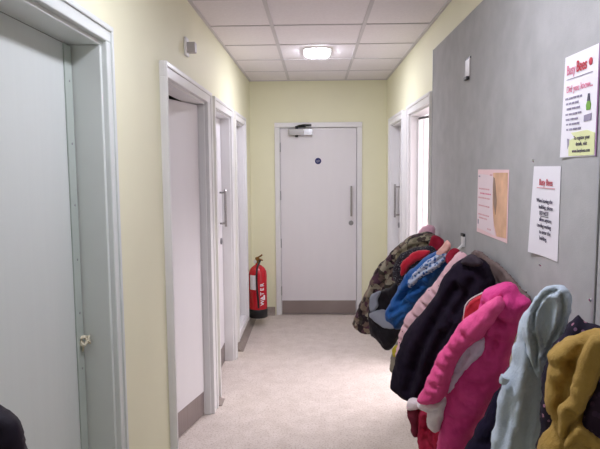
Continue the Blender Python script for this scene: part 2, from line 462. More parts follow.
part(MB().box(ED[0]+.012, ED[1]-.012, y-.002, y, .01, .16).build('kick_plate', KICK, lf), 'brushed metal kick plate')
b = MB(); hxx = ED[1]-.065
b.tube([(hxx, y-.05, z) for z in (1.095, 1.2, 1.32, 1.42)], .0105, 14, 2)
for z in (1.12, 1.395): b.cyl((hxx, y, z), (hxx, y-.05, z), .008, n=10)
b.build('pull_handle', STEEL, lf, True)
b = MB(); b.cyl((hxx, y, 1.018), (hxx, y-.012, 1.018), .026, n=24, bev=.002); b.box(hxx-.003, hxx+.003, y-.016, y-.01, 1.005, 1.03)
b.build('lock', GREYPLATE, lf)
for z in (.27, .80, 1.32, 1.84):
    b = MB(); b.cyl((ED[0]+.001, YE-.008, z-.05), (ED[0]+.001, YE-.008, z+.05), .0075, n=12); b.box(ED[0]-.006, ED[0]+.012, YE-.005, YE-.002, z-.05, z+.05)
    b.build('hinge', GREYPLATE, d)
cl = MB().box(-.285, -.03, y-.055, y, 1.966, 2.032, .004).build('door_closer', STEEL, lf)
part(MB().box(-.125, -.028, y-.059, y-.001, 1.964, 2.034, .004).build('closer_cover', CHROME, cl), 'shiny end cover')
b = MB(); b.cyl((-.198, y-.028, 1.944), (-.198, y-.028, 2.062), .016, n=16)
b.box(-.21, -.10, y-.038, y-.018, 2.05, 2.064, .002, Matrix.Translation((-.198, y-.028, 0)) @ Matrix.Rotation(.0, 4, 'Z') @ Matrix.Translation((.198, -y+.028, 0)))
b.tube([(-.19, y-.03, 2.06), (-.15, y-.06, 2.068), (-.115, y-.085, 2.07), (-.085, y-.05, 2.072), (-.07, y-.03, 2.074)], .009, 8, 3)
b.box(-.1, -.04, YE-.035, YE-.018, 2.06, 2.082, .002)
b.build('closer_arm', DARKMETAL, cl)
sg = part(MB().cyl((.03, y, 1.69), (.03, y-.002, 1.69), .034, n=32).build('safety_sign', SIGNBLUE, lf), 'round dark blue fire door sign')
RB = Matrix.Rotation(PI/2, 4, 'X')
words('Fire door', .0105, PAPER, sg, (.03, y-.0026, 1.697), RB); words('keep shut', .0105, PAPER, sg, (.03, y-.0026, 1.683), RB)

# far door on the right, closed
d = thing('door_5', (XR, D4[1], 0), 'white door with long handle at the far end of the right wall', 'door', kind='structure')
b = MB(); side_frame(b, 1, *D4, near=.07, far=.085); b.build('door_frame', WHITEGLOSS, d)
x = XR+.07
lf = MB().box(x, x+.044, D4[0]+.029, D4[1]-.031, .008, DH-.03, .002).build('door_leaf', DOORWHITE, d)
b = MB(); b.tube([(x-.045, 5.79, z) for z in (1.12, 1.22, 1.34, 1.45)], .0105, 12, 2)
for z in (1.145, 1.425): b.cyl((x, 5.79, z), (x-.045, 5.79, z), .008, n=10)
b.build('pull_handle', STEEL, lf, True)
MB().cyl((x, 5.79, 1.04), (x-.012, 5.79, 1.04), .026, n=20, bev=.002).build('lock', GREYPLATE, lf)
part(kick_side('kick_plate', 1, x, D4[0]+.04, D4[1]-.04, lf), 'brushed metal kick plate')

# nearer door on the right, swung open into a bright room
d = thing('door_6', (XR, D5[0], 0), 'open doorway to a bright room, beside the grey notice board', 'door', kind='structure')
b = MB(); side_frame(b, 1, *D5, near=.055, far=.075)
b.box(XR+.055, XR+.075, D5[1]-.045, D5[1]-.02, 0, DH-.02, .002)
b.box(XR+T, XR+T+.02, D5[1]-.03, D5[1]+.06, 0, DH+.05, .003)
b.box(XR-.0195, XR+.001, D5[1]+.064, D4[0]-.06, .0015, DH+.04, .004)
b.build('door_frame', WHITEGLOSS, d)
R6 = Matrix.Translation((XR+T+.005, D5[0]+.02, 0)) @ Matrix.Rotation(math.radians(-84), 4, 'Z')
b = MB(); b.box(-.044, 0, 0, .80, .008, DH-.03, .002, R6); lf = b.build('door_leaf', DOORWHITE, d)
b = MB(); b.tube([(XR+.06, 4.68, 2.0), (XR+.085, 4.5, 1.995), (XR+.1, 4.25, 1.985), (XR+.12, 4.05, 1.975), (XR+.16, 3.93, 1.97)], .009, 10, 3)
b.build('closer_arm', DARKMETAL, d, True)

# ------------------------------------------------------------------ ceiling lamps and sensor
def ceiling_lamp(x, y, label):
    t = thing('ceiling_lamp', (x, y, H), label, 'lamp', 'recessed ceiling lamps')
    b = MB()
    w, l, r = .1, .18, .06
    def ring(ww, ll, rr, z, n=8):
        out = []
        for cx, cy, a0 in ((ww-rr, ll-rr, 0), (-ww+rr, ll-rr, 90), (-ww+rr, -ll+rr, 180), (ww-rr, -ll+rr, 270)):
            for k in range(n+1):
                a = math.radians(a0+90*k/n); out.append((x+cx+rr*math.cos(a), y+cy+rr*math.sin(a), z))
        return out
    bm = b.bm
    R = [[bm.verts.new(p) for p in q] for q in (ring(w+.012, l+.012, r+.012, H), ring(w+.012, l+.012, r+.012, H-.010), ring(w, l, r, H-.012), ring(w-.004, l-.004, r-.004, H-.004))]
    for A, B in zip(R, R[1:]):
        for k in range(len(A)): bm.faces.new((A[k], A[(k+1) % len(A)], B[(k+1) % len(A)], B[k]))
    b.build('lamp_rim', PLASTIC, t)
    b = MB(); bm = b.bm
    R = [[bm.verts.new(p) for p in q] for q in (ring(w-.003, l-.003, r-.003, H-.003), ring(w-.004, l-.004, r-.004, H-.014), ring(w-.022, l-.022, r-.022, H-.024))]
    for A, B in zip(R, R[1:]):
        for k in range(len(A)): bm.faces.new((A[k], A[(k+1) % len(A)], B[(k+1) % len(A)], B[k]))
    bm.faces.new(R[-1])
    b.build('diffuser', LAMP, t)
ceiling_lamp(.02, 4.77, 'bright white rounded lamp recessed in the ceiling before the end door')
ceiling_lamp(.02, 1.7, 'bright white rounded ceiling lamp above the near grey door and the posters')
ceiling_lamp(.02, -4.0, 'unseen ceiling lamp added for fill light at the opposite end of the corridor from the extinguisher')  # added behind the camera as low front fill, never in view

def area(name, loc, rot, sx, sy, power, col=(1, 1, 1)):
    l = bpy.data.lights.new(name, 'AREA'); l.shape = 'RECTANGLE'; l.size = sx; l.size_y = sy; l.energy = power; l.color = col
    o = bpy.data.objects.new(name, l); COL.objects.link(o); o.location = loc; o.rotation_euler = rot
    return o
area('bright_room_lamp', (1.9, 4.8, H-.06), (0, 0, 0), .6, 1.4, 60, (1, .94, 1)
     )

s = thing('motion_sensor', (XL, 3.2, 2.27), 'small white motion sensor high on the left wall', 'sensor')
b = MB(); b.box(XL-.003, XL+.014, 3.165, 3.235, 2.222, 2.322, .006); b.build('back_plate', PLASTIC, s)
b = MB(); b.box(XL+.012, XL+.058, 3.178, 3.226, 2.240, 2.296, .006, seg=3); b.build('sensor_head', GREYPLASTIC, s)

# ------------------------------------------------------------------ fire extinguisher
ex, ey, ez = -.598, 5.89, .085
e = thing('fire_extinguisher', (ex, ey, ez), 'red water fire extinguisher with black hose hung low in the far left corner', 'fire extinguisher')
r = .093
body = MB().lathe([(0, .06), (r-.002, .06), (r, .07), (r, .44), (r-.004, .475), (r-.022, .51), (r-.05, .535), (.024, .545), (.02, .56), (0, .56)], (ex, ey, ez)).build('cylinder_body', RED, e, True)
MB().lathe([(0, 0), (r-.004, 0), (r+.003, .006), (r+.003, .085), (r-.001, .095), (r-.03, .095), (0, .095)], (ex, ey, ez)).build('base_skirt', BLACK, e, True)
hd = MB().cyl((ex, ey, ez+.55), (ex, ey, ez+.615), .019, n=18).cyl((ex+.03, ey-.01, ez+.585), (ex-.03, ey+.01, ez+.585), .011, n=12).build('valve', BRASS, e)
b = MB(); b.tube([(ex-.02, ey, ez+.612), (ex+.02, ey-.02, ez+.63), (ex+.05, ey-.06, ez+.655)], .009, 8); b.tube([(ex-.02, ey, ez+.605), (ex+.02, ey-.025, ez+.607), (ex+.055, ey-.065, ez+.60)], .008, 8)
b.build('operating_lever', BRASS, hd, True)
MB().cyl((ex-.02, ey-.022, ez+.58), (ex-.026, ey-.034, ez+.58), .016, n=16).build('pressure_gauge', PLASTIC, hd)
b = MB(); b.tube([(ex+.02, ey-.01, ez+.59), (ex+.03, ey-.06, ez+.59), (ex+.005, ey-.097, ez+.53), (ex-.002, ey-.099, ez+.43), (ex+.002, ey-.098, ez+.3), (ex+.012, ey-.098, ez+.18), (ex+.014, ey-.098, ez+.115)], .0095, 10, 6)
b.build('hose', BLACK, e, True)
def curved_patch(name, mat, a0, a1, z0, z1, par, rr=r+.0008, n=10):
    b = MB(); bm = b.bm; P = []
    for k in range(n+1):
        a = math.radians(a0+(a1-a0)*k/n)
        P.append([bm.verts.new((ex+q*math.cos(a), ey+q*math.sin(a), ez+z)) for q in (rr, rr-.003) for z in (z0, z1)])
    for A, B in zip(P, P[1:]):
        bm.faces.new((A[0], B[0], B[1], A[1])); bm.faces.new((A[2], A[3], B[3], B[2])); bm.faces.new((A[1], B[1], B[3], A[3])); bm.faces.new((A[0], A[2], B[2], B[0]))
    bm.faces.new(P[0]); bm.faces.new(P[-1][::-1])
    return b.build(name, mat, par)
part(curved_patch('instruction_label', PAPER, 218, 262, .30, .45, body), 'white instruction label')
for k, ch in enumerate('WATER'):
    a = math.radians(303); 
    M = Matrix.Rotation(a+PI/2, 4, 'Z') @ Matrix.Rotation(PI/2, 4, 'X')
    z = ez+.165+.046*k
    words(ch, .056, PAPER, body, (ex+(r+.001)*math.cos(a), ey+(r+.001)*math.sin(a), z), M @ Matrix.Rotation(PI/2, 4, 'Z'), ext=.001, bold=.001)
part(curved_patch('instruction_label', PAPER, 312, 324, .19, .24, body), 'small white sticker')

b = MB(); b.box(XL-.002, ex-.085, ey-.02, ey+.02, ez+.34, ez+.38, .002); b.box(XL-.001, XL+.006, ey-.03, ey+.03, ez+.28, ez+.45, .002); b.build('wall_bracket', DARKMETAL, e)

# ------------------------------------------------------------------ notice boards, posters
BX = XR-.018; XB = XR-.001
t = thing('notice_board', (XR, 1.55, 1.12), 'large grey felt notice board on the right wall carrying three posters', 'notice board')
b = MB(); b.box(BX, XB, 1.562, 3.765, 1.12, 2.352, .003); b.build('felt_panel', FELT, t)
MB().box(BX-.003, XB, 1.548, 1.562, 1.12, 2.352, .002).build('edge_trim', TRIM, t); MB().box(BX-.002, XB, 3.765, 3.772, 1.12, 2.352, .001).build('edge_trim', TRIM, t)
for (yy, zz) in ((1.572, 1.253), (2.24, 1.165), (2.05, 1.172), (2.02, 1.635), (1.93, 1.29)): MB().cyl((BX, yy, zz), (BX-.004, yy, zz), .0065, .003, n=12).build('drawing_pin', CHROME, t)
t = thing('notice_board', (XR, .3, 1.12), 'second grey felt board nearest the camera, beyond the metal trim strip', 'notice board')
MB().box(BX, XB, .34, 1.544, 1.12, 2.352, .003).build('felt_panel', FELT, t)

def switch(name, y0, y1, z0, z1, label):
    t = thing(name, (BX, (y0+y1)/2, z0), label, 'wall plate')
    MB().box(BX-.006, BX, y0, y1, z0, z1, .002).build('face_plate', GREYPLASTIC, t)
    MB().box(BX-.004, BX, y0-.006, y1+.004, z1, z1+.008, .001).build('top_strip', DARKMETAL, t)  # dark strip along the top edge of the plate
    part(MB().box(BX-.018, BX-.001, y0+.01, y0+.06, z0-.014, z0+.002, .003).build('clip', DARKMETAL, t), 'dark clip at the lower edge')
switch('wall_plate', 2.865, 2.945, 2.05, 2.135, 'small white wall plate high on the grey notice board')
t = thing('clip_hook', (BX, 2.93, 1.2), 'white plastic hook on the notice board above the black fleece', 'hook')
b = MB(); b.box(BX-.01, BX, 2.90, 2.945, 1.215, 1.268, .003); b.tube([(BX-.008, 2.92, 1.225), (BX-.03, 2.92, 1.20), (BX-.04, 2.915, 1.19), (BX-.05, 2.915, 1.205)], .007, 8); b.build('hook_body', PLASTIC, t)
MB().box(BX-.012, BX, 2.90, 2.95, 1.268, 1.282, .001).build('dark_slot', DARKMETAL, t)

RR = Matrix.Rotation(-PI/2, 4, 'Z') @ Matrix.Rotation(PI/2, 4, 'X')     # text facing -x, reading towards the camera
def sheet(name, label, ya, yb, z0, z1, mat, curl=.0, cat='poster'):
    t = thing(name, (BX, (ya+yb)/2, z0), label, cat)
    b = MB(); bm = b.bm; n = 12; P = []
    for i in range(n+1):
        row = []
        for j in range(n+1):
            u, w = i/n, j/n
            dx = .0016 + curl*(max(0, u-.5)*2)**2*(1-w)
            row.append([bm.verts.new((BX-dx-q, ya+(yb-ya)*u, z0+(z1-z0)*w)) for q in (0, .0009)])
        P.append(row)
    for i in range(n):
        for j in range(n):
            for q in (0, 1):
                bm.faces.new((P[i][j][q], P[i+1][j][q], P[i+1][j+1][q], P[i][j+1][q]))
    for i in range(n):
        bm.faces.new((P[i][0][0], P[i+1][0][0], P[i+1][0][1], P[i][0][1])); bm.faces.new((P[i][n][0], P[i+1][n][0], P[i+1][n][1], P[i][n][1]))
        bm.faces.new((P[0][i][0], P[0][i+1][0], P[0][i+1][1], P[0][i][1])); bm.faces.new((P[n][i][0], P[n][i+1][0], P[n][i+1][1], P[n][i][1]))
    b.build('paper_sheet', mat, t)
    return t
PX = BX-.0042
def patch(name, mat, par, pts, d=0):
    """thin printed area on a sheet: pts are (y, z)"""
    b = MB(); bm = b.bm
    A = [bm.verts.new((PX-d, y, z)) for y, z in pts]; B = [bm.verts.new((PX-d+.0012, y, z)) for y, z in pts]
    bm.faces.new(A); bm.faces.new(B[::-1])
    for k in range(len(A)): bm.faces.new((A[k], A[(k+1) % len(A)], B[(k+1) % len(A)], B[k]))
    return b.build(name, mat, par)
def rect(y0, y1, z0, z1): return [(y0, z0), (y1, z0), (y1, z1), (y0, z1)]
def strokes(name, mat, par, y_from, y_to, z, h, seed, thick=.0012):
    """a line of print too small to read: irregular word-length dashes running towards the camera"""
    rnd = random.Random(seed); b = MB(); y = y_from
    while y > y_to+.006:
        w = min(rnd.uniform(.010, .028), y-y_to)
        b.box(PX-.0006, PX+.0008, y-w, y, z-h/2+rnd.uniform(-.0004, .0004), z+h/2); y -= w+.006
    return b.build(name, mat, par)

# landscape poster, far
ya, yb, z0, z1 = 2.262, 2.69, 1.318, 1.604
t = sheet('landscape_poster', 'pink landscape poster with brown photograph, farthest of the three posters', ya, yb, z0, z1, PINKPAPER)
patch('text_panel', LILACPAPER, t, [(yb-.01, z0+.02), (yb-.275, z0+.012), (yb-.25, z0+.06), (yb-.235, z0+.12), (yb-.23, z0+.2), (yb-.235, z1-.025), (yb-.01, z1-.02)])
ph = patch('photograph', PEACHPHOTO, t, [(yb-.30, z0+.012), (ya+.012, z0+.018), (ya+.012, z1-.012), (yb-.232, z1-.014), (yb-.232, z0+.2), (yb-.238, z0+.12), (yb-.262, z0+.055)], -.0004)
patch('photograph_figure', BROWNPHOTO, ph, [(yb-.235, z0+.215), (yb-.25, z0+.14), (yb-.28, z0+.10), (yb-.29, z0+.16), (yb-.27, z0+.22), (yb-.255, z0+.25), (yb-.237, z0+.255)], .0004)
for k, (zz, mt, a, c) in enumerate(((.255, GREYINK, .02, .05), (.262, ROSEINK, .19, .22), (.20, ROSEINK, .03, .19), (.18, PINKINK, .05, .21), (.16, ROSEINK, .025, .2), (.125, ROSEINK, .03, .2), (.085, ROSEINK, .03, .19), (.07, ROSEINK, .04, .17), (.03, ROSEINK, .17, .22))):
    strokes('small_print', mt, t, yb-a, yb-c, z0+zz, .006, k)
strokes('small_print', GREYINK, t, yb-.02, yb-.035, z0+.05, .02, 30)

# white notice, middle
ya, yb, z0, z1 = 1.79, 2.008, 1.322, 1.616
t = sheet('paper_notice', 'white paper notice with short centred black text, middle of the three posters', ya, yb, z0, z1, PAPER, .012, 'notice')
ym = 1.901
words('Busy Bees', .030, REDINK, t, (PX-.0004, ym-.004, 1.563), RR, sx=.9)
MB().box(PX-.0004, PX+.001, ym-.075, ym+.07, 1.544, 1.547).build('rule_line', ROSEINK, t)
for k, tx in enumerate(('When leaving the', 'building, please', 'DO NOT', 'allow anyone', 'standing waiting', 'to enter the', 'building.')):
    words(tx, .0185, INK, t, (PX-.0004, ym-.012*(k % 2)+.003, 1.503-.0205*k), RR, bold=.0001)
MB().box(PX-.0004, PX+.001, ym-.032, ym+.034, 1.4515, 1.453).build('rule_line', INK, t)

# nearest poster
SH = .018
ya, yb, z0, z1 = 1.592-SH, 1.803-SH, 1.642, 1.936
t = sheet('portrait_poster', 'white poster with red heading and lime green footer, nearest and highest of the three posters', ya, yb, z0, z1, PAPER, .006)
patch('plum_edge', PLUM, t, rect(ya-.004, ya+.003, z0, z1), -.001)
words('Busy', .040, PINKINK, t, (PX-.0004, 1.757-SH, 1.893), RR, sx=.75)
words('Bees', .044, REDINK, t, (PX-.0004, 1.690-SH, 1.895), RR, sx=.78, bold=.0006)
MB().box(PX-.0004, PX+.001, 1.625-SH, 1.785-SH, 1.867, 1.8685).build('rule_line', GREYINK, t)
b = MB(); b.cyl((PX+.001, 1.637-SH, 1.897), (PX-.0006, 1.637-SH, 1.897), .010, n=16); b.build('logo_mark', REDINK, t)
words('Did you know...', .027, PINKINK, t, (PX-.0004, 1.70-SH, 1.838), RR, sx=.95)
for k, zz in enumerate((1.812, 1.797, 1.782, 1.766, 1.751, 1.737, 1.722)):
    strokes('small_print', GREYINK, t, 1.788-SH-.006*(k % 3), 1.683-SH+.01*((k*2) % 3), zz, .0055, 50+k)
pr = patch('printed_bottle', GREENINK, t, [(1.652-SH, 1.768), (1.630-SH, 1.768), (1.627-SH, 1.782), (1.634-SH, 1.793), (1.648-SH, 1.793), (1.655-SH, 1.782)])
patch('bottle_neck', INK, pr, [(1.649-SH, 1.792), (1.633-SH, 1.792), (1.637-SH, 1.812), (1.645-SH, 1.812)], .0004)
patch('printed_box', GREYINK, t, [(1.665-SH, 1.738), (1.622-SH, 1.740), (1.622-SH, 1.758), (1.665-SH, 1.755)])
ft = patch('lime_footer', LIME, t, [(yb-.003, z0+.003), (ya+.006, z0+.003), (ya+.006, z0+.062), (ya+.05, z0+.072), (yb-.06, z0+.07), (yb-.085, z0+.055), (yb-.003, z0+.04)])
patch('printed_phone', GREYINK, ft, [(1.795-SH, 1.668), (1.765-SH, 1.660), (1.752-SH, 1.678), (1.752-SH, 1.694), (1.778-SH, 1.698), (1.795-SH, 1.688)], .0004)
for k, tx in enumerate(('To register your', 'details, visit')):
    words(tx, .0155, INK, ft, (PX-.0012, 1.672-SH, 1.695-.017*k), RR, sx=.95)
words('www.busybees.com', .0145, INK, ft, (PX-.0012, 1.674-SH, 1.659), RR, sx=.95)

# ------------------------------------------------------------------ coat rail
# garment outlines in metres: (distance out from the wall, height) in each garment's own hanging plane
GARMENTS = [
    dict(name='fleece_scarf', label='pale pink fluffy scarf at the far end of the coat rail, behind the camouflage coat', cat='scarf', group='garments crowded on the coat rail', at=(0.72, 3.5, 1.12), angle=25, side=-1, pieces=[
        dict(name='scarf_body', mat='pink_fluff', off=0, thick=0.1, rim=0.05, fold=(0.008, 60, 30), tube=0, label=None,
             outline=[(0.11, 1.197), (0.086, 1.241), (0.056, 1.266), (0.019, 1.268), (0.0, 1.251), (0.0, 1.216), (0.0, 1.168), (0.0, 1.105), (0.066, 1.113), (0.104, 1.154)],
             creases=[]),
    ]),
    dict(name='camouflage_coat', label='brown and green camouflage print coat, farthest coat along the rail', cat='coat', group='garments crowded on the coat rail', at=(0.72, 3.26, 1.12), angle=35, side=-1, pieces=[
        dict(name='coat_body', mat='camo', off=0, thick=0.14, rim=0.07, fold=(0.014, 50, 11), tube=0, label=None,
             outline=[(0.047, 1.227), (0.096, 1.247), (0.157, 1.237), (0.214, 1.211), (0.265, 1.172), (0.31, 1.132), (0.357, 1.074), (0.404, 1.033), (0.438, 0.975), (0.473, 0.902), (0.515, 0.816), (0.543, 0.755), (0.572, 0.687), (0.587, 0.639), (0.557, 0.605), (0.5, 0.583), (0.45, 0.598), (0.401, 0.662), (0.321, 0.785), (0.236, 0.893), (0.111, 1.037), (0.021, 1.138)],
             creases=[([(0.277, 1.057), (0.349, 0.941), (0.423, 0.809)], 0.02, 0.02), ([(0.403, 0.904), (0.486, 0.725)], 0.015, 0.012), ([(0.457, 0.691), (0.565, 0.675)], 0.012, 0.012)]),
        dict(name='hood', mat='camo_olive', off=0.09, thick=0.09, rim=0.04, fold=(0.012, 20, 20), tube=0, label=None,
             outline=[(0.251, 1.107), (0.226, 1.149), (0.188, 1.187), (0.139, 1.219), (0.079, 1.239), (0.026, 1.232), (0.0, 1.206), (0.019, 1.171), (0.078, 1.15), (0.151, 1.127), (0.2, 1.094), (0.238, 1.05)],
             creases=[([(0.213, 1.122), (0.139, 1.173), (0.043, 1.197)], 0.012, 0.015)]),
    ]),
    dict(name='panelled_jacket', label='black jacket with two light grey panels, below the camouflage coat', cat='jacket', group='garments crowded on the coat rail', at=(0.72, 3.02, 1.12), angle=35, side=-1, pieces=[
        dict(name='jacket_body', mat='black_nylon', off=0, thick=0.08, rim=0.05, fold=(0.01, 60, 14), tube=0, label=None,
             outline=[(0.087, 1.156), (0.143, 1.119), (0.219, 1.068), (0.296, 1.016), (0.357, 0.953), (0.414, 0.923), (0.465, 0.882), (0.505, 0.824), (0.504, 0.747), (0.497, 0.689), (0.484, 0.656), (0.444, 0.621), (0.405, 0.587), (0.379, 0.58), (0.354, 0.596), (0.323, 0.642), (0.287, 0.711), (0.251, 0.83), (0.2, 0.977), (0.119, 1.056), (0.07, 1.126)],
             creases=[]),
        dict(name='grey_panel', mat='grey_nylon', off=0.044, thick=0.022, rim=0.012, fold=(0.003, 60, 14), tube=0, label='light grey upper panel',
             outline=[(0.473, 0.883), (0.435, 0.917), (0.403, 0.921), (0.422, 0.873), (0.428, 0.826), (0.473, 0.796)],
             creases=[]),
        dict(name='grey_panel', mat='grey_nylon', off=0.046, thick=0.022, rim=0.012, fold=(0.003, 60, 14), tube=0, label='light grey lower panel',
             outline=[(0.478, 0.784), (0.426, 0.815), (0.363, 0.818), (0.338, 0.782), (0.295, 0.755), (0.331, 0.72), (0.388, 0.723), (0.452, 0.753)],
             creases=[]),
    ]),
    dict(name='hooded_jacket', label='dark speckled hooded jacket with bright red lining, behind the blue coat', cat='jacket', group='garments crowded on the coat rail', at=(0.72, 2.86, 1.12), angle=35, side=-1, pieces=[
        dict(name='jacket_body', mat='speckle', off=0, thick=0.1, rim=0.05, fold=(0.006, 60, 14), tube=0, label=None,
             outline=[(0.161, 1.215), (0.222, 1.206), (0.272, 1.191), (0.318, 1.167), (0.353, 1.126), (0.37, 1.076), (0.364, 1.028), (0.346, 0.998), (0.316, 0.98), (0.265, 1.018), (0.193, 1.099), (0.134, 1.166)],
             creases=[]),
        dict(name='red_lining', mat='red_fleece', off=0.05, thick=0.05, rim=0.03, fold=(0.006, 60, 14), tube=0, label='bright red fleece lining',
             outline=[(0.303, 1.058), (0.298, 1.117), (0.27, 1.156), (0.232, 1.185), (0.182, 1.199), (0.144, 1.197), (0.16, 1.165), (0.209, 1.14), (0.253, 1.105), (0.281, 1.066)],
             creases=[]),
    ]),
    dict(name='crimson_scarf', label='crimson scarf tucked between the camouflage coat and the blue patterned hood', cat='scarf', group='garments crowded on the coat rail', at=(0.72, 3.06, 1.12), angle=30, side=-1, pieces=[
        dict(name='scarf_body', mat='crimson', off=0.03, thick=0.05, rim=0.03, fold=(0.006, 60, 14), tube=0, label=None,
             outline=[(0.1, 1.251), (0.067, 1.253), (0.035, 1.228), (0.039, 1.191), (0.077, 1.161), (0.126, 1.142), (0.137, 1.168), (0.116, 1.207)],
             creases=[]),
    ]),
    dict(name='blue_coat', label='royal blue padded coat with white and blue patterned hood', cat='coat', group='garments crowded on the coat rail', at=(0.72, 2.66, 1.12), angle=35, side=-1, pieces=[
        dict(name='coat_body', mat='blue_nylon', off=0, thick=0.14, rim=0.06, fold=(0.018, 50, 13), tube=0, label=None,
             outline=[(0.114, 1.232), (0.143, 1.225), (0.178, 1.212), (0.224, 1.189), (0.27, 1.146), (0.318, 1.106), (0.355, 1.047), (0.382, 0.998), (0.41, 0.943), (0.438, 0.888), (0.432, 0.847), (0.398, 0.827), (0.364, 0.806), (0.326, 0.848), (0.289, 0.904), (0.242, 0.971), (0.191, 1.041), (0.141, 1.105), (0.103, 1.171)],
             creases=[([(0.354, 0.956), (0.301, 1.013), (0.217, 1.063)], 0.015, 0.02), ([(0.387, 0.9), (0.3, 0.963)], 0.012, 0.012), ([(0.207, 1.113), (0.285, 1.04), (0.338, 0.968)], 0.012, 0.012), ([(0.321, 0.9), (0.392, 0.838)], 0.012, 0.01)]),
        dict(name='hood', mat='blue_floral', off=0.075, thick=0.06, rim=0.035, fold=(0.008, 40, 22), tube=0, label='white and blue patterned hood',
             outline=[(0.286, 1.067), (0.255, 1.114), (0.215, 1.156), (0.175, 1.193), (0.126, 1.225), (0.079, 1.243), (0.083, 1.21), (0.106, 1.176), (0.145, 1.14), (0.194, 1.106), (0.24, 1.077), (0.275, 1.039)],
             creases=[([(0.265, 1.084), (0.185, 1.145), (0.107, 1.204)], 0.01, 0.012)]),
        dict(name='collar', mat='peach', off=0.09, thick=0.03, rim=0.015, fold=(0.003, 60, 14), tube=0, label='peach collar edge',
             outline=[(0.139, 1.222), (0.111, 1.256), (0.087, 1.285), (0.068, 1.259), (0.082, 1.231), (0.115, 1.21)],
             creases=[]),
    ]),
    dict(name='knitted_scarf', label='narrow dark red scarf between the blue coat and the pale pink jacket', cat='scarf', group='garments crowded on the coat rail', at=(0.72, 2.535, 1.12), angle=30, side=-1, pieces=[
        dict(name='scarf_body', mat='crimson', off=0, thick=0.04, rim=0.02, fold=(0.004, 60, 14), tube=0, label=None,
             outline=[(0.152, 1.188), (0.153, 1.216), (0.135, 1.244), (0.112, 1.255), (0.09, 1.243), (0.098, 1.211), (0.124, 1.172)],
             creases=[]),
    ]),
    dict(name='beige_garment', label='beige grey garment with a yellow patch, hanging low below the pale pink jacket', cat='garment', group='garments crowded on the coat rail', at=(0.72, 2.56, 1.12), angle=35, side=-1, pieces=[
        dict(name='garment_body', mat='beige', off=0, thick=0.06, rim=0.03, fold=(0.006, 60, 14), tube=0, label=None,
             outline=[(0.348, 0.842), (0.39, 0.775), (0.417, 0.71), (0.428, 0.657), (0.427, 0.616), (0.4, 0.607), (0.362, 0.64), (0.274, 0.771), (0.201, 0.928), (0.092, 1.087), (0.102, 1.123), (0.141, 1.128), (0.198, 1.047), (0.276, 0.931)],
             creases=[]),
        dict(name='patch', mat='yellow', off=0.032, thick=0.012, rim=0.006, fold=(0.001, 60, 14), tube=0, label='yellow patch',
             outline=[(0.406, 0.73), (0.385, 0.759), (0.363, 0.753), (0.368, 0.717), (0.395, 0.697)],
             creases=[]),
    ]),
    dict(name='quilted_jacket', label='pale pink quilted jacket with small dots, beside the large black fleece', cat='jacket', group='garments crowded on the coat rail', at=(0.72, 2.45, 1.12), angle=35, side=-1, pieces=[
        dict(name='jacket_body', mat='pink_quilt', off=0, thick=0.1, rim=0.055, fold=(0.006, 60, 12), tube=0, label=None,
             outline=[(0.087, 1.241), (0.11, 1.253), (0.132, 1.238), (0.163, 1.199), (0.2, 1.147), (0.232, 1.098), (0.26, 1.067), (0.299, 1.021), (0.328, 0.98), (0.363, 0.932), (0.378, 0.892), (0.398, 0.836), (0.408, 0.771), (0.412, 0.727), (0.376, 0.715), (0.305, 0.776), (0.201, 0.956), (0.103, 1.126), (0.069, 1.199)],
             creases=[([(0.204, 1.151), (0.148, 1.121)], 0.008, 0.014), ([(0.251, 1.082), (0.189, 1.044)], 0.008, 0.014), ([(0.299, 1.021), (0.225, 0.985)], 0.008, 0.014), ([(0.343, 0.963), (0.268, 0.923)], 0.008, 0.014), ([(0.378, 0.901), (0.297, 0.862)], 0.008, 0.014), ([(0.398, 0.826), (0.326, 0.81)], 0.008, 0.014)]),
    ]),
    dict(name='black_fleece', label='large black fleece jacket in the middle of the coat rail', cat='jacket', group='garments crowded on the coat rail', at=(0.72, 2.2, 1.12), angle=33, side=-1, pieces=[
        dict(name='jacket_body', mat='black_fleece', off=0, thick=0.16, rim=0.075, fold=(0.009, 65, 9), tube=0, label=None,
             outline=[(0.105, 1.262), (0.136, 1.263), (0.164, 1.253), (0.196, 1.23), (0.229, 1.195), (0.249, 1.152), (0.273, 1.095), (0.324, 1.026), (0.372, 0.968), (0.408, 0.906), (0.435, 0.84), (0.453, 0.753), (0.467, 0.683), (0.452, 0.659), (0.419, 0.64), (0.387, 0.629), (0.346, 0.625), (0.301, 0.653), (0.229, 0.746), (0.149, 0.886), (0.083, 1.01), (0.039, 1.111), (0.037, 1.166), (0.053, 1.211), (0.077, 1.245)],
             creases=[([(0.166, 1.148), (0.255, 0.993), (0.318, 0.857), (0.36, 0.697)], 0.02, 0.02), ([(0.212, 0.958), (0.269, 0.801), (0.293, 0.689)], 0.018, 0.016), ([(0.103, 1.175), (0.164, 1.047)], 0.02, 0.014)]),
        dict(name='collar', mat='dark_grey', off=0.07, thick=0.05, rim=0.025, fold=(0.004, 60, 14), tube=0, label='dark grey collar',
             outline=[(0.148, 1.248), (0.133, 1.273), (0.106, 1.286), (0.079, 1.273), (0.064, 1.252), (0.086, 1.238), (0.117, 1.239)],
             creases=[]),
    ]),
    dict(name='brown_jacket', label='grey brown jacket flat against the board, behind the black fleece', cat='jacket', group='garments crowded on the coat rail', at=(0.727, 2.05, 1.12), angle=88, side=-1, pieces=[
        dict(name='jacket_body', mat='brown_cloth', off=0, thick=0.024, rim=0.015, fold=(0.004, 60, 14), tube=0, label=None,
             outline=[(0.544, 1.241), (0.433, 1.248), (0.33, 1.242), (0.201, 1.231), (0.095, 1.208), (0.007, 1.188), (-0.075, 1.17), (-0.07, 1.117), (0.143, 1.032), (0.342, 1.064), (0.507, 1.125), (0.585, 1.184)],
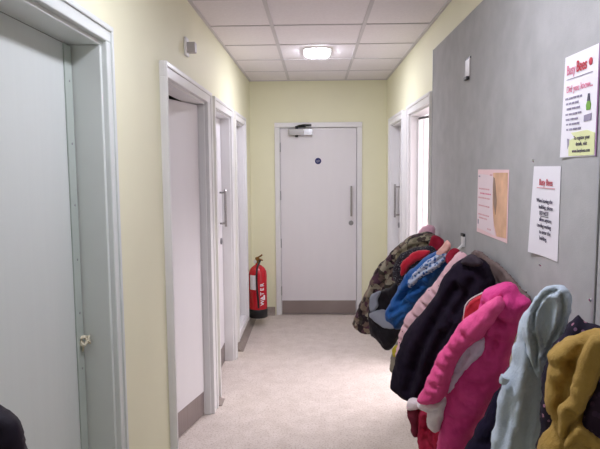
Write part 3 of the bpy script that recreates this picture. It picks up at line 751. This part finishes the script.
             creases=[([(0.379, 1.218), (0.208, 1.167), (0.078, 1.125)], 0.012, 0.006)]),
    ]),
    dict(name='red_cardigan', label='red cardigan with white piped edge, between the black fleece and the pink coat', cat='cardigan', group='garments crowded on the coat rail', at=(0.72, 1.98, 1.12), angle=33, side=-1, pieces=[
        dict(name='cardigan_body', mat='red_fleece', off=0, thick=0.06, rim=0.03, fold=(0.005, 60, 14), tube=0, label=None,
             outline=[(0.125, 1.18), (0.157, 1.158), (0.189, 1.135), (0.207, 1.111), (0.214, 1.084), (0.216, 1.039), (0.183, 1.018), (0.119, 1.064), (0.086, 1.148)],
             creases=[]),
        dict(name='piping', mat='white_fluff', off=0.034, thick=0.14, rim=0.07, fold=(0.008, 60, 14), tube=0.0025, label='white piping',
             outline=[(0.115, 1.187), (0.146, 1.169), (0.178, 1.147), (0.196, 1.123), (0.202, 1.096), (0.205, 1.052)],
             creases=[]),
    ]),
    dict(name='crimson_garment', label='crimson garment with a maroon sleeve and white cuff, hanging low under the pink coat', cat='garment', group='garments crowded on the coat rail', at=(0.72, 2.08, 1.12), angle=33, side=-1, pieces=[
        dict(name='garment_body', mat='red_knit', off=0, thick=0.08, rim=0.04, fold=(0.01, 60, 22), tube=0, label=None,
             outline=[(0.36, 0.647), (0.326, 0.688), (0.278, 0.781), (0.163, 1.0), (0.091, 1.125), (0.055, 1.144), (0.047, 1.1), (0.105, 0.932), (0.189, 0.739), (0.226, 0.63), (0.245, 0.543), (0.255, 0.416), (0.313, 0.377), (0.353, 0.45), (0.367, 0.552)],
             creases=[([(0.325, 0.626), (0.315, 0.503)], 0.01, 0.015), ([(0.292, 0.613), (0.298, 0.487)], 0.01, 0.012)]),
        dict(name='sleeve', mat='maroon', off=0.02, thick=0.05, rim=0.025, fold=(0.006, 60, 14), tube=0, label='maroon sleeve',
             outline=[(0.403, 0.644), (0.403, 0.614), (0.389, 0.584), (0.389, 0.546), (0.376, 0.533), (0.358, 0.537), (0.355, 0.588), (0.351, 0.639), (0.364, 0.661)],
             creases=[]),
        dict(name='cuff', mat='white_fluff', off=0.035, thick=0.05, rim=0.025, fold=(0.004, 60, 14), tube=0, label='white cuff',
             outline=[(0.401, 0.666), (0.393, 0.689), (0.371, 0.698), (0.346, 0.691), (0.345, 0.663), (0.375, 0.647), (0.396, 0.647)],
             creases=[]),
    ]),
    dict(name='pink_coat', label='bright pink padded coat with white fluffy cuff', cat='coat', group='garments crowded on the coat rail', at=(0.72, 1.74, 1.12), angle=30, side=-1, pieces=[
        dict(name='coat_body', mat='pink_nylon', off=0, thick=0.13, rim=0.06, fold=(0.014, 55, 11), tube=0, label=None,
             outline=[(0.128, 1.257), (0.146, 1.258), (0.173, 1.246), (0.201, 1.227), (0.216, 1.203), (0.224, 1.156), (0.217, 1.107), (0.215, 1.041), (0.25, 1.019), (0.289, 0.958), (0.318, 0.898), (0.334, 0.839), (0.34, 0.768), (0.346, 0.713), (0.359, 0.632), (0.364, 0.54), (0.315, 0.525), (0.282, 0.599), (0.228, 0.738), (0.207, 0.791), (0.182, 0.844), (0.152, 0.903), (0.127, 0.974), (0.119, 1.04), (0.108, 1.09), (0.095, 1.137), (0.073, 1.184), (0.07, 1.203), (0.097, 1.225), (0.11, 1.243)],
             creases=[([(0.193, 1.179), (0.158, 1.145), (0.122, 1.13)], 0.014, 0.02), ([(0.209, 1.19), (0.184, 1.161), (0.201, 1.11), (0.213, 1.052)], 0.012, 0.02), ([(0.124, 1.238), (0.16, 1.196), (0.177, 1.155)], 0.012, 0.014), ([(0.195, 1.094), (0.156, 1.067), (0.12, 1.072)], 0.01, 0.012), ([(0.248, 0.925), (0.184, 0.93), (0.139, 0.965)], 0.012, 0.007), ([(0.296, 0.806), (0.23, 0.803)], 0.012, 0.006), ([(0.115, 1.226), (0.093, 1.188)], 0.012, 0.014), ([(0.157, 1.093), (0.174, 1.031)], 0.01, 0.01)]),
        dict(name='lining', mat='lilac_white', off=0.045, thick=0.05, rim=0.02, fold=(0.006, 60, 14), tube=0, label='lilac white lining',
             outline=[(0.189, 1.08), (0.22, 1.075), (0.261, 1.036), (0.28, 1.0), (0.292, 0.958), (0.308, 0.908), (0.31, 0.877), (0.291, 0.891), (0.259, 0.944), (0.225, 0.996), (0.189, 1.042)],
             creases=[([(0.238, 1.034), (0.269, 0.969)], 0.008, 0.012)]),
        dict(name='sleeve', mat='pink_light', off=0.085, thick=0.1, rim=0.045, fold=(0.014, 120, 16), tube=0, label='lighter pink sleeve',
             outline=[(0.142, 1.227), (0.165, 1.216), (0.188, 1.194), (0.212, 1.169), (0.236, 1.15), (0.267, 1.118), (0.292, 1.078), (0.31, 1.043), (0.333, 1.003), (0.355, 0.949), (0.378, 0.897), (0.398, 0.856), (0.384, 0.845), (0.354, 0.848), (0.327, 0.857), (0.301, 0.883), (0.289, 0.918), (0.277, 0.97), (0.259, 1.015), (0.228, 1.059), (0.192, 1.09), (0.166, 1.125), (0.143, 1.166), (0.126, 1.205)],
             creases=[([(0.291, 1.052), (0.253, 1.036)], 0.01, 0.014), ([(0.329, 0.99), (0.28, 0.979)], 0.01, 0.014), ([(0.362, 0.924), (0.299, 0.923)], 0.01, 0.012), ([(0.321, 0.872), (0.288, 0.898)], 0.008, 0.012), ([(0.254, 1.113), (0.216, 1.08)], 0.01, 0.012)]),
        dict(name='cuff', mat='white_fluff', off=0.05, thick=0.08, rim=0.035, fold=(0.006, 60, 35), tube=0, label='white fluffy cuff',
             outline=[(0.411, 0.824), (0.397, 0.809), (0.372, 0.801), (0.375, 0.772), (0.361, 0.751), (0.337, 0.743), (0.324, 0.777), (0.311, 0.828), (0.309, 0.862), (0.339, 0.859), (0.383, 0.847)],
             creases=[([(0.372, 0.801), (0.331, 0.823)], 0.01, 0.015)]),
    ]),
    dict(name='navy_coat', label='navy coat hanging low between the pink coat and the pale blue fleece', cat='coat', group='garments crowded on the coat rail', at=(0.72, 1.6, 1.12), angle=28, side=-1, pieces=[
        dict(name='coat_body', mat='navy_cloth', off=0, thick=0.08, rim=0.04, fold=(0.008, 60, 14), tube=0, label=None,
             outline=[(0.163, 1.034), (0.196, 0.968), (0.223, 0.91), (0.257, 0.833), (0.297, 0.74), (0.333, 0.633), (0.276, 0.583), (0.201, 0.605), (0.173, 0.739), (0.158, 0.836), (0.139, 0.963)],
             creases=[]),
    ]),
    dict(name='blue_fleece', label='pale blue hooded fleece, second garment from the near end of the rail', cat='fleece', group='garments crowded on the coat rail', at=(0.72, 1.4, 1.12), angle=28, side=-1, pieces=[
        dict(name='fleece_body', mat='pale_blue', off=0, thick=0.12, rim=0.055, fold=(0.011, 75, 9), tube=0, label=None,
             outline=[(0.124, 1.318), (0.145, 1.311), (0.164, 1.296), (0.18, 1.268), (0.198, 1.245), (0.215, 1.211), (0.218, 1.165), (0.23, 1.134), (0.234, 1.089), (0.249, 1.062), (0.253, 1.031), (0.262, 0.996), (0.264, 0.957), (0.275, 0.887), (0.282, 0.831), (0.298, 0.726), (0.237, 0.7), (0.174, 0.732), (0.155, 0.862), (0.148, 0.946), (0.143, 1.027), (0.132, 1.122), (0.115, 1.172), (0.1, 1.218), (0.093, 1.262), (0.096, 1.292), (0.106, 1.312)],
             creases=[([(0.17, 1.182), (0.16, 1.104), (0.17, 1.009), (0.191, 0.881)], 0.016, 0.022), ([(0.224, 1.012), (0.235, 0.927), (0.254, 0.852)], 0.014, 0.014), ([(0.21, 1.137), (0.228, 1.052)], 0.014, 0.012), ([(0.131, 1.162), (0.147, 1.053)], 0.012, 0.012)]),
        dict(name='hood', mat='pale_blue', off=0.05, thick=0.07, rim=0.035, fold=(0.005, 75, 12), tube=0, label=None,
             outline=[(0.118, 1.33), (0.14, 1.323), (0.158, 1.308), (0.176, 1.279), (0.193, 1.246), (0.199, 1.204), (0.188, 1.154), (0.171, 1.11), (0.153, 1.087), (0.141, 1.12), (0.119, 1.169), (0.101, 1.217), (0.089, 1.264), (0.09, 1.3), (0.1, 1.322)],
             creases=[([(0.12, 1.317), (0.14, 1.31), (0.157, 1.291), (0.17, 1.259), (0.172, 1.221), (0.163, 1.171), (0.159, 1.112)], 0.0055, 0.032), ([(0.11, 1.308), (0.105, 1.279), (0.11, 1.236), (0.127, 1.189), (0.141, 1.146)], 0.0055, 0.028), ([(0.139, 1.283), (0.144, 1.224), (0.142, 1.174)], 0.022, 0.016)]),
        dict(name='toggle', mat='pale_blue', off=0.06, thick=0.14, rim=0.07, fold=(0.008, 60, 14), tube=0.012, label='drawcord toggle',
             outline=[(0.233, 1.082), (0.238, 1.07), (0.235, 1.057)],
             creases=[]),
    ]),
    dict(name='floral_coat', label='dark navy coat with pink floral print, between the pale blue fleece and mustard coat', cat='coat', group='garments crowded on the coat rail', at=(0.72, 1.27, 1.12), angle=28, side=-1, pieces=[
        dict(name='coat_body', mat='dark_floral', off=0, thick=0.08, rim=0.04, fold=(0.008, 60, 20), tube=0, label=None,
             outline=[(0.13, 1.273), (0.144, 1.255), (0.16, 1.227), (0.181, 1.197), (0.197, 1.143), (0.204, 1.068), (0.201, 0.993), (0.211, 0.928), (0.178, 0.886), (0.125, 0.949), (0.109, 1.074), (0.079, 1.21), (0.072, 1.241), (0.093, 1.257), (0.113, 1.259)],
             creases=[]),
    ]),
    dict(name='mustard_coat', label='mustard yellow coat with dark patterned lining and tie belt, nearest garment on the rail', cat='coat', group='garments crowded on the coat rail', at=(0.72, 1.08, 1.12), angle=28, side=-1, pieces=[
        dict(name='coat_body', mat='mustard', off=0, thick=0.12, rim=0.05, fold=(0.015, 60, 12), tube=0, label=None,
             outline=[(0.157, 1.288), (0.175, 1.288), (0.193, 1.283), (0.213, 1.272), (0.237, 1.254), (0.258, 1.234), (0.265, 1.218), (0.262, 1.196), (0.267, 1.165), (0.268, 1.139), (0.261, 1.105), (0.251, 1.085), (0.258, 1.061), (0.271, 1.041), (0.276, 0.997), (0.277, 0.895), (0.05, 0.96), (0.063, 1.241), (0.115, 1.284)],
             creases=[([(0.255, 1.206), (0.232, 1.219), (0.209, 1.214)], 0.012, 0.016), ([(0.246, 1.173), (0.226, 1.151), (0.232, 1.117)], 0.014, 0.02), ([(0.26, 1.118), (0.244, 1.1)], 0.012, 0.016), ([(0.2, 1.266), (0.213, 1.228), (0.223, 1.173)], 0.014, 0.018), ([(0.182, 1.272), (0.192, 1.25)], 0.012, 0.014), ([(0.271, 1.032), (0.25, 1.07), (0.239, 1.094)], 0.012, 0.018)]),
        dict(name='lining', mat='dark_lining', off=0.062, thick=0.03, rim=0.012, fold=(0.006, 60, 14), tube=0, label='dark patterned lining',
             outline=[(0.155, 1.222), (0.172, 1.175), (0.188, 1.135), (0.189, 1.11), (0.172, 1.089), (0.137, 1.077), (0.075, 1.104), (0.08, 1.219), (0.122, 1.241)],
             creases=[]),
        dict(name='placket', mat='mustard', off=0.082, thick=0.045, rim=0.02, fold=(0.005, 60, 14), tube=0, label=None,
             outline=[(0.179, 1.298), (0.191, 1.271), (0.202, 1.232), (0.213, 1.186), (0.221, 1.156), (0.233, 1.143), (0.234, 1.108), (0.227, 1.081), (0.215, 1.084), (0.202, 1.115), (0.188, 1.142), (0.174, 1.183), (0.162, 1.219), (0.152, 1.267), (0.157, 1.293)],
             creases=[([(0.211, 1.142), (0.197, 1.129)], 0.008, 0.008)]),
        dict(name='belt', mat='mustard', off=0.105, thick=0.03, rim=0.014, fold=(0.004, 60, 14), tube=0, label='tie belt',
             outline=[(0.218, 1.081), (0.208, 1.105), (0.195, 1.124), (0.183, 1.121), (0.164, 1.109), (0.137, 1.096), (0.113, 1.082), (0.119, 1.062), (0.146, 1.073), (0.17, 1.082), (0.19, 1.089), (0.204, 1.08), (0.214, 1.066)],
             creases=[]),
    ]),
    dict(name='dark_jacket', label='dark purple jacket hanging on the left wall at the lower left corner', cat='jacket', group=None, at=(-0.695, 0.92, 1.35), angle=0, side=1, pieces=[
        dict(name='jacket_body', mat='dark_purple', off=0, thick=0.08, rim=0.04, fold=(0.003, 60, 14), tube=0, label=None,
             outline=[(0.0, 1.355), (0.064, 1.293), (0.12, 1.252), (0.161, 1.223), (0.18, 1.208), (0.192, 1.197), (0.195, 1.192), (0.199, 1.173), (0.204, 1.15), (0.214, 1.105), (0.215, 1.025), (0.135, 0.952), (0.0, 0.932), (0.0, 1.022)],
             creases=[([(0.149, 1.201), (0.199, 1.18)], 0.01, 0.01)]),
    ]),
]
t = thing('coat_rail', (XR, 2.0, 1.06), 'pine coat rail with metal hooks along the right wall, mostly hidden by coats', 'coat rail')
MB().box(XR-.02, XR, .3, 3.74, 1.035, 1.11, .004).build('rail_board', WOOD, t)
for yy in [g['at'][1] for g in GARMENTS if g['side'] < 0] + [.8, .55]:
    b = MB(); b.tube([(XR-.02, yy, 1.085), (XR-.045, yy, 1.08), (XR-.062, yy, 1.09), (XR-.066, yy, 1.11)], .005, 8, 4); b.box(XR-.024, XR-.018, yy-.012, yy+.012, 1.05, 1.1, .002)
    b.build('hook', STEEL, t, True)
t = thing('wall_hook', (XL, .92, 1.3), 'steel hook on the near left wall holding the dark jacket', 'hook')
b = MB(); b.tube([(XL, .92, 1.30), (XL+.03, .92, 1.295), (XL+.05, .92, 1.31)], .006, 8, 4); b.box(XL, XL+.005, .90, .94, 1.27, 1.33, .002); b.build('hook_body', STEEL, t)

# ------------------------------------------------------------------ garments

def frame_of(g):
    a = math.radians(g['angle'])
    d = Vector((g['side']*math.cos(a), math.sin(a), 0))
    n = Vector((g['side']*math.sin(a), -math.cos(a), 0))
    return d, n

def cloth(piece, g, seed):
    """a soft, filled cloth shape: outline in the hanging plane, rounded to both sides, with folds"""
    d, n = frame_of(g)
    base = Vector((g['at'][0], g['at'][1], 0)) + n*piece['off']
    out = spline([Vector((s, z, 0)) for s, z in piece['outline']], 10, True)
    size = max(max(v.x for v in out)-min(v.x for v in out), max(v.y for v in out)-min(v.y for v in out))
    step = .009 if size > .25 else (.006 if size > .1 else .004)
    rim = []                                             # even resampling of the outline
    acc = 0
    for a, c in zip(out, out[1:]+out[:1]):
        L = (c-a).length
        while acc < L:
            rim.append(a+(c-a)*(acc/L)); acc += step
        acc -= L
    if size > .12:
        c_ = []
        for i, v in enumerate(rim):
            t_ = (rim[(i+1) % len(rim)]-rim[i-1]).normalized()
            c_.append(v + Vector((t_.y, -t_.x, 0))*(.0055*noise.noise(v*22+Vector((0, 0, seed)))+.003*noise.noise(v*55+Vector((0, 0, seed)))))
        rim = c_
    N = len(rim)
    kd = kdtree.KDTree(N)
    for i, v in enumerate(rim): kd.insert(v, i)
    kd.balance()
    pts = [Vector((v.x, v.y)) for v in rim]
    x0, x1 = min(v.x for v in rim), max(v.x for v in rim); y0, y1 = min(v.y for v in rim), max(v.y for v in rim)
    rnd = random.Random(seed)
    yy = y0; row = 0
    def inside(x, y):
        c = False
        for i in range(N):
            a, b_ = rim[i], rim[i-1]
            if (a.y > y) != (b_.y > y) and x < (b_.x-a.x)*(y-a.y)/(b_.y-a.y)+a.x: c = not c
        return c
    while yy < y1:
        xx = x0 + (step/2 if row % 2 else 0)
        while xx < x1:
            q = Vector((xx, yy, 0))
            if kd.find(q)[2] > step*.55 and inside(xx, yy): pts.append(Vector((xx, yy)))
            xx += step
        yy += step*.87; row += 1
    vs, es, fs, *_ = delaunay_2d_cdt(pts, [(i, (i+1) % N) for i in range(N)], [list(range(N))], 1, 1e-6)
    amp, deg, freq = piece['fold']
    ca, sa = math.cos(math.radians(deg)), math.sin(math.radians(deg))
    off = Vector((seed*3.7, seed*1.3, seed*.7))
    def crease(q):
        h = 0
        for line, w, dep in piece['creases']:
            best = 1e9
            P = [Vector((s, z, 0)) for s, z in line]
            for i, (a, c) in enumerate(zip(P, P[1:])):
                ab = c-a; t = max(0, min(1, (q-a).dot(ab)/ab.length_squared))
                best = min(best, (q-(a+ab*t)).length)
            x = best/w
            if x < 3: h -= dep*(1.25*math.exp(-x*x*1.3) - .35*math.exp(-(x-1.7)**2*1.5))
        return h
    bm = bmesh.new()
    front, back = [], []
    for v in vs:
        q = Vector((v.x, v.y, 0))
        dist = kd.find(q)[2]
        k = min(1, dist/piece['rim'])
        prof = max(0, 1-(1-k)**2.6)**.55
        u = -v.x*ca - v.y*sa; w = -v.x*sa + v.y*ca        # u along the folds, w across
        f1 = noise.noise(Vector((u*freq*.35, w*freq, 0))+off)
        wob = noise.noise(Vector((u*7, w*7, 2))+off)*.05
        f2 = max(0, 1-abs(noise.noise(Vector((u*freq*.7, (w+wob)*freq*1.5, 5))+off))*3.2)
        f3 = max(0, 1-abs(noise.noise(Vector((u*freq*1.6+3, (w-wob)*freq*2.2, 8))+off))*3.6)
        disp = amp*(1.5*f1-.9*f2*f2-.45*f3+.3)*k
        hf = piece['thick']/2*prof + disp + crease(q)*min(1, k*1.5)
        hb = piece['thick']/2*prof + amp*noise.noise(Vector((u*freq*.4, w*freq, 9))+off)*k
        hf = max(hf, .0015 if dist > 1e-5 else 0); hb = max(hb, .0015 if dist > 1e-5 else 0)
        p = base + d*v.x + Vector((0, 0, v.y))
        front.append(bm.verts.new(p+n*hf))
        back.append(front[-1] if dist < 1e-5 else bm.verts.new(p-n*hb))
    for f in fs:
        try:
            bm.faces.new([front[i] for i in f])
        except ValueError: pass
        try:
            bm.faces.new([back[i] for i in reversed(f)])
        except ValueError: pass
    m_ = MB(); m_.bm.free(); m_.bm = bm
    return m_

def roll(piece, g, seed):
    d, n = frame_of(g)
    base = Vector((g['at'][0], g['at'][1], 0)) + n*piece['off']
    pts = [base + d*s + Vector((0, 0, z)) for s, z in piece['outline']]
    r0 = piece['tube']
    return MB().tube(pts, lambda t: r0*(min(1, .25+5*t, .1+3*(1-t))+.18*noise.noise(Vector((t*9, seed, 0)))), 16, 8)

seed = 1
for g in GARMENTS:
    root = thing(g['name'], g['at'], g['label'], g['cat'], g['group'])
    for pc in g['pieces']:
        seed += 1
        shape = roll(pc, g, seed) if pc['tube'] else cloth(pc, g, seed)
        o = shape.build(pc['name'], FAB[pc['mat']], root, True)
        if pc['label']: o['label'] = pc['label']
    d, n = frame_of(g)
    first = g['pieces'][0]
    if not first['tube'] and g['side'] < 0:
        cs = sum(q[0] for q in first['outline'])/len(first['outline']); cz = sum(q[1] for q in first['outline'])/len(first['outline'])
        q = min(first['outline'], key=lambda v: math.hypot(v[0]-.0, v[1]-1.12))
        e = Vector((g['at'][0], g['at'][1], 0)) + n*first['off']
        L = math.hypot(cs-q[0], cz-q[1])
        a0 = e + d*(q[0]+(cs-q[0])*.03/L) + Vector((0, 0, q[1]+(cz-q[1])*.03/L))
        hk = Vector((XR-.064, g['at'][1], 1.095))
        MB().tube([a0, a0.lerp(hk, .5)-Vector((0, 0, .008)), hk], .004, 8, 5).build('hanging_loop', FAB[first['mat']], root, True)

# ------------------------------------------------------------------ world, camera, colour
w = bpy.data.worlds.new('world'); scene.world = w; w.use_nodes = True
bg = w.node_tree.nodes['Background']; bg.inputs['Color'].default_value = (1, 1, 1, 1); bg.inputs['Strength'].default_value = .3

f_px, pitch, yaw, rollang = 580.54, -.0969, -.027, -.0075
F = Vector((math.sin(yaw)*math.cos(pitch), math.cos(yaw)*math.cos(pitch), math.sin(pitch)))
R = Vector((math.cos(yaw), -math.sin(yaw), 0)); U = R.cross(F)
R2_ = R*math.cos(rollang)+U*math.sin(rollang); U2_ = -R*math.sin(rollang)+U*math.cos(rollang)
cam = bpy.data.cameras.new('camera'); co = bpy.data.objects.new('camera', cam); COL.objects.link(co)
cam.sensor_fit = 'HORIZONTAL'; cam.sensor_width = 36; cam.lens = f_px*36/600
co.matrix_world = Matrix(((R2_.x, U2_.x, -F.x, 0), (R2_.y, U2_.y, -F.y, 0), (R2_.z, U2_.z, -F.z, 1.6159), (0, 0, 0, 1)))
cam.clip_start = .05
scene.camera = co
vs_ = scene.view_settings
vs_.view_transform = 'Standard'; vs_.look = 'None'; vs_.gamma = 1; vs_.use_curve_mapping = False
vs_.exposure = .88
